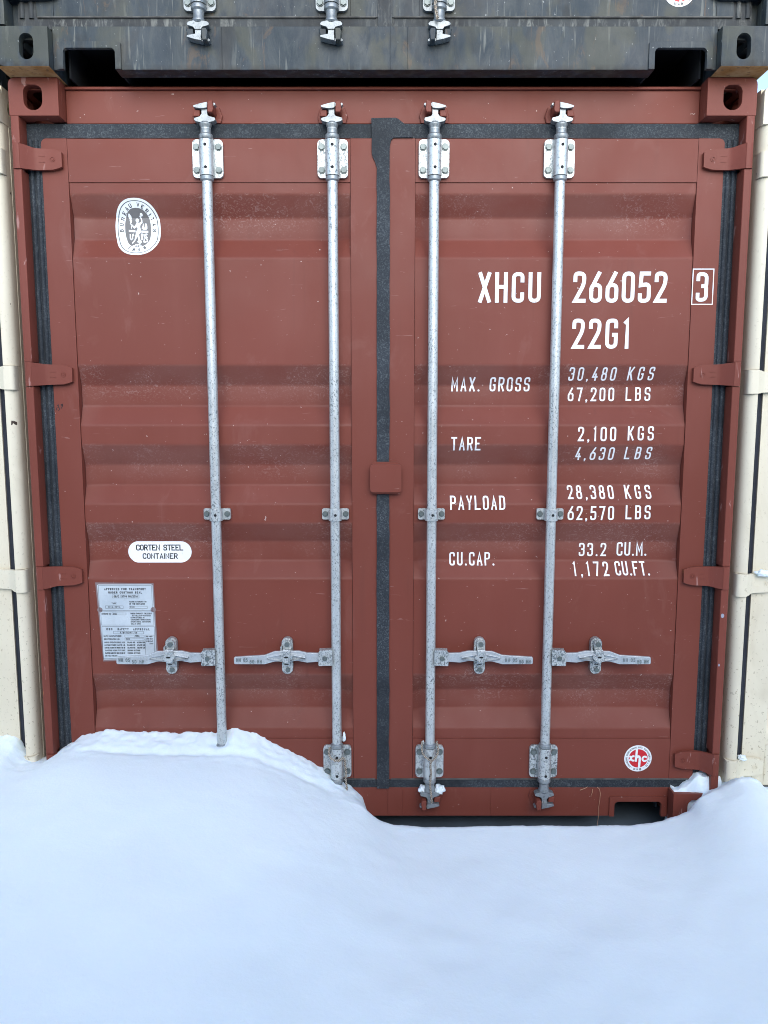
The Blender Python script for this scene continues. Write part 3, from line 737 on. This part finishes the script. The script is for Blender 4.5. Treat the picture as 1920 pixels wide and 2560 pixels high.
art([(475, 1035), (680, 1045), (680, 1105), (475, 1095)]); art([(865, 1055), (1080, 1062), (1078, 1125), (865, 1115)])
art([(925, 850), (955, 850), (960, 965), (985, 965), (990, 845), (1030, 845), (1055, 930), (1055, 995), (1020, 1030), (925, 1025), (875, 990), (915, 900)])
art([(845, 1145), (910, 1145), (910, 1325), (845, 1325)])
for pts in ([(515, 1160), (515, 1290), (545, 1325), (585, 1290), (580, 1200), (605, 1170), (625, 1220)], [(940, 1165), (955, 1240), (1040, 1320), (1045, 1415)], [(1040, 1190), (1030, 1160), (985, 1165), (1010, 1230), (1045, 1280)], [(950, 1290), (940, 1400), (1000, 1415), (1010, 1370)]):
    fl.ribbon([E2(q) for q in pts], .0038, False, 0, 2)
art([(690, 1475), (850, 1478), (850, 1500), (785, 1500), (780, 1560), (740, 1560), (740, 1500), (690, 1498)]); art([(610, 1520), (735, 1522), (700, 1565), (640, 1562)]); art([(800, 1525), (915, 1527), (880, 1572), (825, 1570)])
arc_text(fl, 'BUREAU VERITAS', ex, ez, .0562, .0750, .0125, 184, -4, .0088, .0022, 3, 2)
arc_text(fl, '1828', ex, ez, .052, .0755, .0110, 240, 300, .0080, .0023, 3, 2, True)
fl.build('oval_sticker', [M['vinyl'], M['ring'], M['grey'], M['black']], door_l, prof, .0012, .00025, CUTS + [z for z in np.arange(2.05, 2.24, .02)])
# pill-shaped sticker
fl = Flat(); fl.poly(rrect(-.9226, -.6931, .9735, 1.0505, .038, 10), (), 0, 0)
text(fl, 'CORTEN STEEL', -.894, -.723, 1.0165, 1.0385, .66, .17, 1, 1); text(fl, 'CONTAINER', -.871, -.744, .986, 1.0065, .66, .17, 1, 1)
fl.build('pill_sticker', [M['vinyl'], M['black']], door_l, prof, .0012, .00025, CUTS)
# approval plate
fl = Flat(); PX = lambda u: -1.0305 + (u - 78) * .0001467
PZ = lambda v: .9083 - (v - 58) * .0001516
pp = lambda L: [(PX(a), PZ(b)) for a, b in L]
fl.poly(pp([(75, 58), (1500, 78), (1550, 1955), (185, 1985)]), (), 1, 0)
fl.poly(pp([(118, 122), (150, 108), (1440, 105), (1472, 125), (1512, 1925), (205, 1940)]), (), 0, 1)
for c in ((160, 722), (1470, 718)): fl.poly([(PX(q[0]), PZ(q[1])) for q in ellipse(*c, 66, 62, 20)], (), 1, 2)
def box(a, b, c, d, wd=.0008): fl.ribbon(pp([(a, b), (c, b + 3), (c, d), (a, d - 3)]), wd, True, 2, 2)
box(150, 130, 1450, 740, .0009); box(180, 768, 1472, 1095, .0009); box(190, 1128, 1480, 1915, .0009)
def T2(s, a, c, b, d, sr=.15): text(fl, s, PX(a), PX(c), PZ(d + 2), PZ(b - 3), .62, min(.24, sr * 1.2), 2, 2.6)
T2('APPROVED FOR TRANSPORT', 290, 1305, 195, 243, .19); T2('UNDER CUSTOMS SEAL', 388, 1210, 278, 325, .19); box(478, 358, 1133, 436); T2('GB/C 13794 BV/2016', 515, 1100, 375, 418, .17)
T2('TYPE', 455, 575, 548, 583); box(300, 622, 735, 688); T2("CX16-20TIL", 362, 670, 638, 672); T2("MANUFACTURER'S NO", 888, 1310, 508, 540); T2('OF THE CONTAINER', 888, 1270, 562, 595); box(882, 630, 1325, 688); T2('CXIC', 908, 1012, 640, 672)
T2("OWNER'S NO.", 198, 430, 805, 838); box(455, 795, 798, 845); T2('XHCU', 478, 575, 806, 836)
for i, (s, a, c) in enumerate((('TIMBER COMPONENT TREATMENT', 900, 1435), ('IM/TAILILEUM-400/2024', 945, 1405), ('MANUFACTURED BY', 905, 1250), ('CHANGZHOU XINHUACHANG', 908, 1395), ('INTERNATIONAL CONTAINERS', 908, 1395), ('CO.,LTD CHINA', 910, 1155))):
    T2(s, a, c, 795 + i * 50, 826 + i * 50)
T2('CSC', 300, 445, 1168, 1215, .19); T2('SAFETY', 572, 845, 1170, 1217, .19); T2('APPROVAL', 958, 1365, 1172, 1219, .19); box(472, 1243, 1208, 1308); T2('F/BV/13911/16', 632, 1055, 1258, 1296, .18)
T2('DATE MANUFACTURED', 225, 660, 1345, 1378); box(745, 1335, 1218, 1392); T2('/2024', 985, 1105, 1346, 1380); T2('IDENTIFICATION NO.', 230, 620, 1420, 1453); box(745, 1410, 1218, 1464); T2('CXIC', 770, 870, 1420, 1452)
for i, (s, n1, n2) in enumerate((('MAXIMUM OPERATING GROSS MASS', '30,480 KG', '67,200 LBS'), ('ALLOWABLE STACKING LOAD FOR 1.8G', '216,000 KG', '476,190 LBS'), ('ALLOWABLE STACKING ONE DOOR OFF FOR 1.8G', '121,920 KG', '268,780 LBS'),
        ('TRANSVERSE RACKING TEST FORCE', '150,000 NEWTONS', ''), ('TRANSVERSE RACKING TEST FORCE ONE DOOR OFF', '113,000 NEWTONS', ''), ('END WALL STRENGTH', '', ''))):
    v = 1500 + i * 66; T2(s, 232 + i * 2, 740 if i < 5 else 540, v, v + 32, .12)
    if n1: T2(n1, 795, 990 if n2 else 1110, v, v + 32, .17)
    if n2: T2(n2, 1040, 1235, v, v + 32, .17)
box(1243, 1335, 1465, 1905); 
for i, s in enumerate(('FIRST MAINTE-', 'NANCE EXAMI-', 'NATION DATE', '/2029')): T2(s, 1262 if i < 3 else 1345, 1440, 1355 + i * 58, 1386 + i * 58, .13)
fl.build('approval_plate', [M['plate'], M['seal'], M['black']], door_l, lambda z: LAND, .0010, .0002)
# pen mark
fl = Flat()
for pts in ([(-1.1375, 1.5195), (-1.1350, 1.529)], [(-1.1335, 1.535), (-1.1290, 1.539), (-1.1275, 1.534), (-1.1310, 1.530), (-1.1260, 1.528), (-1.1255, 1.522), (-1.1300, 1.5185)], [(-1.1145, 1.540), (-1.1190, 1.540), (-1.1195, 1.534), (-1.1140, 1.5375), (-1.1130, 1.545), (-1.1150, 1.533), (-1.1200, 1.526)]):
    fl.ribbon(pts, .0020, False, 0, 0)
fl.build('pen_mark', [M['black']], door_l, lambda z: .052, .0006)
# round maker's sticker
def round_logo(parent, cx, cz, ysurf, R0=.0505):
    fl = Flat(); fl.poly(ellipse(cx, cz, R0, R0, 56), (), 0, 0); fl.poly(ellipse(cx + R0 * .02, cz, R0 * .70, R0 * .70, 48), (), 1, 1)
    S = lambda q: (cx + (q[0] - 810) / 465 * R0, cz + (700 - q[1]) / 450 * R0)
    def A(pts, wd, cl=False): fl.ribbon([S(q) for q in pts], wd / 465 * R0, cl, 0, 2)
    def arc(cx_, cy_, rx, ry, a0, a1, n=14): return [(cx_ + rx * math.cos(R(a0 + (a1 - a0) * i / n)), cy_ - ry * math.sin(R(a0 + (a1 - a0) * i / n))) for i in range(n + 1)]
    A([(765, 380), (750, 600), (738, 810)], 72); A([(762, 690), (770, 650), (810, 630), (850, 640), (870, 680), (868, 800), (855, 1030)], 76)
    A(arc(1040, 715, 78, 78, 32, 328), 62); A([(1105, 690), (1150, 690)], 30); A([(1105, 742), (1150, 742)], 30)
    A(arc(650, 700, 72, 76, 68, 292), 62); A([(655, 628), (690, 630)], 60); A([(655, 772), (690, 774)], 60)
    A(arc(492, 695, 72, 74, 75, -75), 60)
    arc_text(fl, "CHANGZHOU XINHUACHANG INT'L CONTAINERS CO.,LTD.", cx, cz, R0 * .845, R0 * .845, R0 * .13, 228, -48, R0 * .078, R0 * .020, 2, 2)
    for t in (237, 303):
        fl.poly(ellipse(cx + R0 * .85 * math.cos(R(t)), cz + R0 * .85 * math.sin(R(t)), R0 * .02, R0 * .02, 8), (), 2, 2)
    hz = [[[(0, 1), (.5, 1)], [(.05, .75), (.45, .75)], [(0, .5), (.5, .5)], [(.25, 1.05), (.25, 0)], [(.05, .1), (.2, .4)], [(.3, .4), (.45, .2)], [(.65, .95), (.65, .4), (.55, 0)], [(.65, .65), (1, .65)], [(.85, .65), (.85, 0)], [(.65, .95), (.95, 1.02)]],
          [[(.3, 1.05), (0, .7)], [(.2, .9), (.2, .55)], [(.9, .95), (.5, .75)], [(.55, 1.05), (.55, .6), (.95, .55)], [(0, .35), (1, .35)], [(.5, .55), (.5, 0)]],
          [[(.2, .6), (.8, .6), (.8, 1), (.2, 1), (.2, .6)], [(.2, .8), (.8, .8)], [(.1, 0), (.9, 0), (.9, .5), (.1, .5), (.1, 0)], [(.1, .25), (.9, .25)]]]
    for k, (t, g) in enumerate(zip((254, 268, 283), hz)):
        px, pz = cx + R0 * .85 * math.cos(R(t)), cz + R0 * .85 * math.sin(R(t)); sc = R0 * .15
        for st in g: fl.ribbon([(px + (a - .5) * sc, pz + (b - .5) * sc) for a, b in st], R0 * .018, False, 2, 2)
    return fl.build('round_sticker', [M['vinyl'], M['redvinyl'], M['black']], parent, lambda z: ysurf, .0006, .0002)
round_logo(door_r, .9395, .2485, .0526)
dark_doors = [c for c in dark.children if c.name.split('.')[0] == 'door']
round_logo(dark_doors[1], .9355, .2495, .0526)
# chipped paint spots on the right post
fl = Flat()
for cx, cz, a, b in ((1.203, .915, .008, .005), (1.199, .800, .006, .008), (1.204, .905, .003, .003), (1.196, .62, .003, .005)):
    fl.poly(ellipse(cx, cz, a, b, 10), (), 0, 0)
posts = [c for c in red.children if c.name.startswith('corner_post')]
fl.build('paint_chip', [M['scar']], posts[1], lambda z: .001, .0006)

# ------------------------------------------------------------------ snow cover
SN = [(-60, .10, .10), (-5, .30, .26), (-1.6, .32, .29), (-1.42, .335, .30), (-1.378, .337, .30), (-1.34, .325, .295), (-1.2957, .265, .272), (-1.255, .245, .268), (-1.216, .250, .276), (-1.186, .278, .288), (-1.16, .298, .300), (-1.09, .341, .320), (-1.017, .355, .328),
      (-.845, .347, .322), (-.70, .346, .316), (-.6145, .346, .310), (-.575, .360, .308), (-.54, .362, .306), (-.456, .337, .296), (-.37, .290, .262), (-.27, .240, .222), (-.184, .186, .182), (-.125, .140, .160), (-.095, .120, .150), (-.075, .095, .142), (-.045, .0, .112), (-.015, -.05, .088), (.0336, -.055, .070),
      (.15, -.06, .057), (.47, -.06, .066), (.6476, -.06, .064), (.867, -.06, .066), (.95, -.06, .076), (.988, -.06, .084), (1.05, -.05, .106), (1.084, -.045, .121), (1.100, -.03, .150), (1.115, -.01, .170), (1.142, .02, .184), (1.158, .11, .190), (1.179, .13, .195), (1.225, .14, .222), (1.246, .16, .239), (1.295, .18, .240), (1.316, .185, .232), (1.347, .17, .195), (1.39, .14, .185), (1.6, .13, .19), (5, .2, .2), (60, .10, .10)]
sx_ = np.array([q[0] for q in SN]); sw_ = np.array([q[1] for q in SN]); sc_ = np.array([q[2] for q in SN])
def dens(a, b, st): return list(np.arange(a, b, st))
def grow(a, e, f=1.35, st=.05):
    out = []; x = a; d = st
    while x < e: x += d; d *= f; out.append(min(x, e))
    return out
xs = [-v for v in grow(1.56, 60)][::-1] + dens(-1.56, 1.561, .0075) + grow(1.56, 60)
ys = [-v for v in grow(2.6, 60)][::-1] + dens(-2.6, -.5, .022) + dens(-.5, .14, .0075) + grow(.14, 60)
X = np.array(xs); Y = np.array(ys)
fine = np.arange(-6, 6, .01); Cf = np.interp(fine, sx_, sc_)
LV = [0, .04, .09, .18, .35, .6]; blurs = []
for sg in LV:
    if sg == 0: blurs.append(np.interp(X, fine, Cf)); continue
    k = np.exp(-.5 * (np.arange(-3 * sg, 3 * sg + .001, .01) / sg) ** 2); k /= k.sum()
    pad = len(k) // 2; cc = np.convolve(np.pad(Cf, pad, mode='edge'), k, mode='valid')[:len(fine)]; blurs.append(np.interp(X, fine, cc))
Wx = np.interp(X, sx_, sw_); Cx = blurs[0]
verts = []
sm = lambda t: 0 if t <= 0 else (1 if t >= 1 else t * t * (3 - 2 * t))
for y in Y:
    for i, x in enumerate(X):
        nf = noise.fractal(Vector((x * 3.1, y * 3.1, 0)), 1, 2.1, 3) * .010
        if y > -.1:
            t = (y + .1) / .155; k = sm(t) if Wx[i] < Cx[i] - .03 else (t if t < 1 else 1) ** 1.4
            h = Cx[i] + (Wx[i] - Cx[i]) * k
            if y > .012 and 1.065 < x < 1.235: h = max(h, .138 + .055 * sm((x - 1.085) / .075) + .008 * noise.noise(Vector((x * 50, y * 50, 5))))
            if y > .066: h += (-.11 - h) * sm((y - .066) / .05)
        else:
            d = -(y + .1); sg = min(.6, .012 + .42 * d)
            j = max(q for q in range(len(LV)) if LV[q] <= sg); j2 = min(j + 1, len(LV) - 1)
            u = 0 if j2 == j else (sg - LV[j]) / (LV[j2] - LV[j]); c = blurs[j][i] * (1 - u) + blurs[j2][i] * u
            base = .03 + .05 * noise.noise(Vector((x * .6, y * .6, 4)))
            h = base + (c - base) * math.exp(-(d / 1.25) ** 1.6)
        if -.16 < y < .08 and -1.7 < x < 1.7:
            e = 1 - min(1, abs(y + .01) / .13)
            gz = sm((x + 1.12) / .12) * sm((-.12 - x) / .15)
            h -= gz * (.0075 + .004 * noise.noise(Vector((x * 4, 1, 1)))) * math.exp(-((y + .055 + .02 * noise.noise(Vector((x * 3, 0, 8)))) / .018) ** 2)
            cr = max(0, 1 - abs(y - .045) / .05)
            h += cr * (.009 * noise.noise(Vector((x * 55, y * 30, 12))) + .007 * abs(noise.noise(Vector((x * 120, y * 90, 3)))))
            h += e * (.0045 * noise.noise(Vector((x * 38, y * 38, 2))) + .005 * noise.noise(Vector((x * 13, y * 13, 7))) + .003 * noise.noise(Vector((x * 95, y * 95, 9))))
        h += nf * (.35 if y > -.12 else min(1, .35 + (-.12 - y)))
        q = math.hypot(x + .584, (y - .012)); h -= .028 * math.exp(-(q / .026) ** 2)      # melt ring round the first rod
        verts.append((x, y, h))
nx = len(X); faces = [(j * nx + i, j * nx + i + 1, (j + 1) * nx + i + 1, (j + 1) * nx + i) for j in range(len(Y) - 1) for i in range(nx - 1)]
me = bpy.data.meshes.new('snow'); me.from_pydata(verts, [], faces); me.materials.append(M['snow'])
me.polygons.foreach_set('use_smooth', [True] * len(faces)); me.update()
snow = bpy.data.objects.new('snow', me); COL.objects.link(snow); snow['kind'] = 'structure'

g = MB(); g.box(-1.30, 1.30, .13, 6.2, -.30, -.062); o = g.build('ground', m_plain('dark_frozen_ground', (.13, .17, .205), .5, .5, .3, 6), None); o['kind'] = 'structure'

def clump(label, cx, cy, cz, a, b, c, seed, n=3, group='lumps of snow caught on the hardware'):
    """small irregular lump of snow"""
    bm = bmesh.new(); bmesh.ops.create_icosphere(bm, subdivisions=n, radius=1)
    for v in bm.verts:
        d = 1 + .55 * noise.noise(v.co * 1.5 + Vector((seed, 0, 0))) + .30 * noise.noise(v.co * 4 + Vector((0, seed, 0))) + .12 * noise.noise(v.co * 11)
        v.co = Vector((v.co.x * a * d, v.co.y * b * d, (v.co.z if v.co.z > -.5 else -.5) * c * d))
    for f in bm.faces: f.smooth = True
    me = bpy.data.meshes.new('snow_clump'); bm.to_mesh(me); bm.free(); me.materials.append(M['snow'])
    o = bpy.data.objects.new('snow_clump', me); COL.objects.link(o); o.location = (cx, cy, cz); tag(o, label, 'snow clump', group); return o
clump('white wedge of snow on the lower cam right of the roped third rod', .206, .030, .139, .019, .020, .020, 2)
clump('small white lump of snow on the lower cam left of the roped third rod', .146, .034, .139, .014, .016, .014, 5)
clump('small drip of snow hanging beside the second rod above its bottom bracket', -.142, .036, .335, .006, .010, .019, 8)
clump('tiny white bit of snow on the bottom bracket left of the third rod', .146, .038, .314, .006, .008, .008, 11)
clump('white patch of snow on the lowest hinge of the right cream container', 1.306, .020, .266, .016, .012, .011, 17)
clump('white patch of snow on the upper hinge of the right cream container', 1.345, .022, .946, .030, .014, .013, 21)

# ------------------------------------------------------------------ ropes and straw
def rope(label, path, rr=.0034):
    P = [Vector(q) for q in path]; pts = []
    for a, b in zip(P, P[1:]):
        n = max(2, int((b - a).length / .0025)); pts += [a.lerp(b, i / n) for i in range(n)]
    pts.append(P[-1]); m = MB()
    for ph in (0, math.pi):
        q = []
        for i, p in enumerate(pts):
            t = (pts[min(i + 1, len(pts) - 1)] - pts[max(i - 1, 0)]).normalized(); a = t.cross(Vector((0, 1, .2))).normalized(); b = t.cross(a); an = i * .55 + ph
            q.append(p + (a * math.cos(an) + b * math.sin(an)) * rr * .62)
        m.tube(q, rr * .75, 6)
    o = m.build('rope', M['rope'], None, 0, angle=80); tag(o, label, 'rope', 'thin twisted ropes tied to the rods'); return o
rope('twisted rope looped round the lower bracket of the third rod, hanging to its cam', [(.143, .030, .322), (.141, .012, .306), (.143, -.002, .292), (.152, -.007, .281), (.164, -.008, .272), (.173, -.008, .266), (.171, -.008, .245), (.174, -.008, .22), (.172, -.006, .195), (.170, -.005, .172), (.173, -.004, .15), (.176, -.006, .125), (.177, -.004, .105)])
rope('short strand of rope round the right side of the third rod bracket', [(.195, .030, .324), (.200, .012, .310), (.199, -.001, .295), (.192, -.007, .282), (.184, -.008, .273), (.176, -.008, .266)])
rope('twisted rope round the second rod, its end hanging into the snow', [(-.193, .022, .305), (-.196, .004, .290), (-.188, -.006, .275), (-.172, -.008, .267), (-.155, -.004, .266), (-.143, .006, .272), (-.139, .010, .262), (-.137, .008, .24), (-.134, .008, .215), (-.136, .006, .19), (-.132, .004, .165), (-.130, .004, .135)])
rope('frayed rope tied to the third rod of the upper dark container', [(.158, -.085, 2.86), (.160, -.085, 2.815), (.165, -.086, 2.79), (.163, -.086, 2.765), (.168, -.086, 2.74), (.171, -.085, 2.725)], .0042)
def straw(label, path, r0=.0011):
    m = MB(); m.tube(path, [r0 * (1 - .5 * i / len(path)) for i in range(len(path))], 5); o = m.build('straw_stem', M['straw'], None, 0, angle=80); return tag(o, label, 'straw', 'dry grass stems on the sill')
straw('long dry straw hanging down over the red sill between third rod and fork pocket', [(.793, .050, .138), (.800, .046, .132), (.804, .046, .115), (.803, .047, .09), (.800, .048, .06), (.801, .048, .035), (.800, .05, .012), (.797, .05, -.02)])
straw('short curved straw lying against the top of the red sill', [(.775, .049, .130), (.774, .047, .118), (.770, .048, .105), (.771, .05, .10)])
straw('pale straw sticking out of the lower gasket', [(.728, .046, .128), (.738, .044, .133), (.748, .046, .136), (.756, .05, .139)], .0014)

# ------------------------------------------------------------------ unseen container row, added behind the camera to shade the lower doors
def added_shade_container():
    t = thing('shipping_container', 'dark container lying side-on across the snowy aisle, behind where the photo is taken from', 'container', (0, -5.0, 0), 'unseen containers added for shade')
    m = MB(); pts = []; x = -2.88
    while x < 2.85:
        for dx, dy in ((0, 0), (.072, 0), (.068, -.036), (.070, -.036)): x += dx; pts.append((x, -.006 + dy))
        x += .068
    m.add([(a, b, zz) for a, b in pts for zz in (.16, 2.53)], [(2 * i, 2 * i + 1, 2 * i + 3, 2 * i + 2) for i in range(len(pts) - 1)]); m.box(-2.9, 2.9, -2.44, -.05, .14, 2.57)
    m.build('side_wall', M['dark'], t)
    for z0, z1 in ((.012, .16), (2.53, 2.585)):
        m = MB(); m.box(-2.85, 2.85, -.06, -.001, z0, z1); m.build('side_rail', M['dark'], t, .003)
    for sx in (-1, 1):
        m = MB(); m.box(sx * 2.86, sx * 3.02, -.16, -.002, .118, 2.473); m.build('corner_post', M['dark'], t, .003)
        for z0 in (0, 2.473):
            m = MB(); m.prism(rrect(sx * 2.94 - .089, sx * 2.94 + .089, z0, z0 + .118, .01), [rrect(sx * 2.94 - .04, sx * 2.94 + .04, z0 + .03, z0 + .085, .025)], 0, .03)
            m.box(sx * 2.94 - .08, sx * 2.94 + .08, .06, .16, z0 + .002, z0 + .116); m.v = [(a, -b, c) for a, b, c in m.v]; m.build('corner_casting', M['dark'], t, .002)
    return t
side0 = added_shade_container()
side0['label'] = 'dark container lying side-on across the snowy aisle, straight behind the photographer'
for x, wd in ((-6.2, 'left'), (6.2, 'right')):
    c = side0.copy(); COL.objects.link(c); c.location.x = x; c['label'] = 'unseen dark container added behind the camera for shade, the one further ' + wd
    for ch in side0.children:
        d = ch.copy(); COL.objects.link(d); d.parent = c
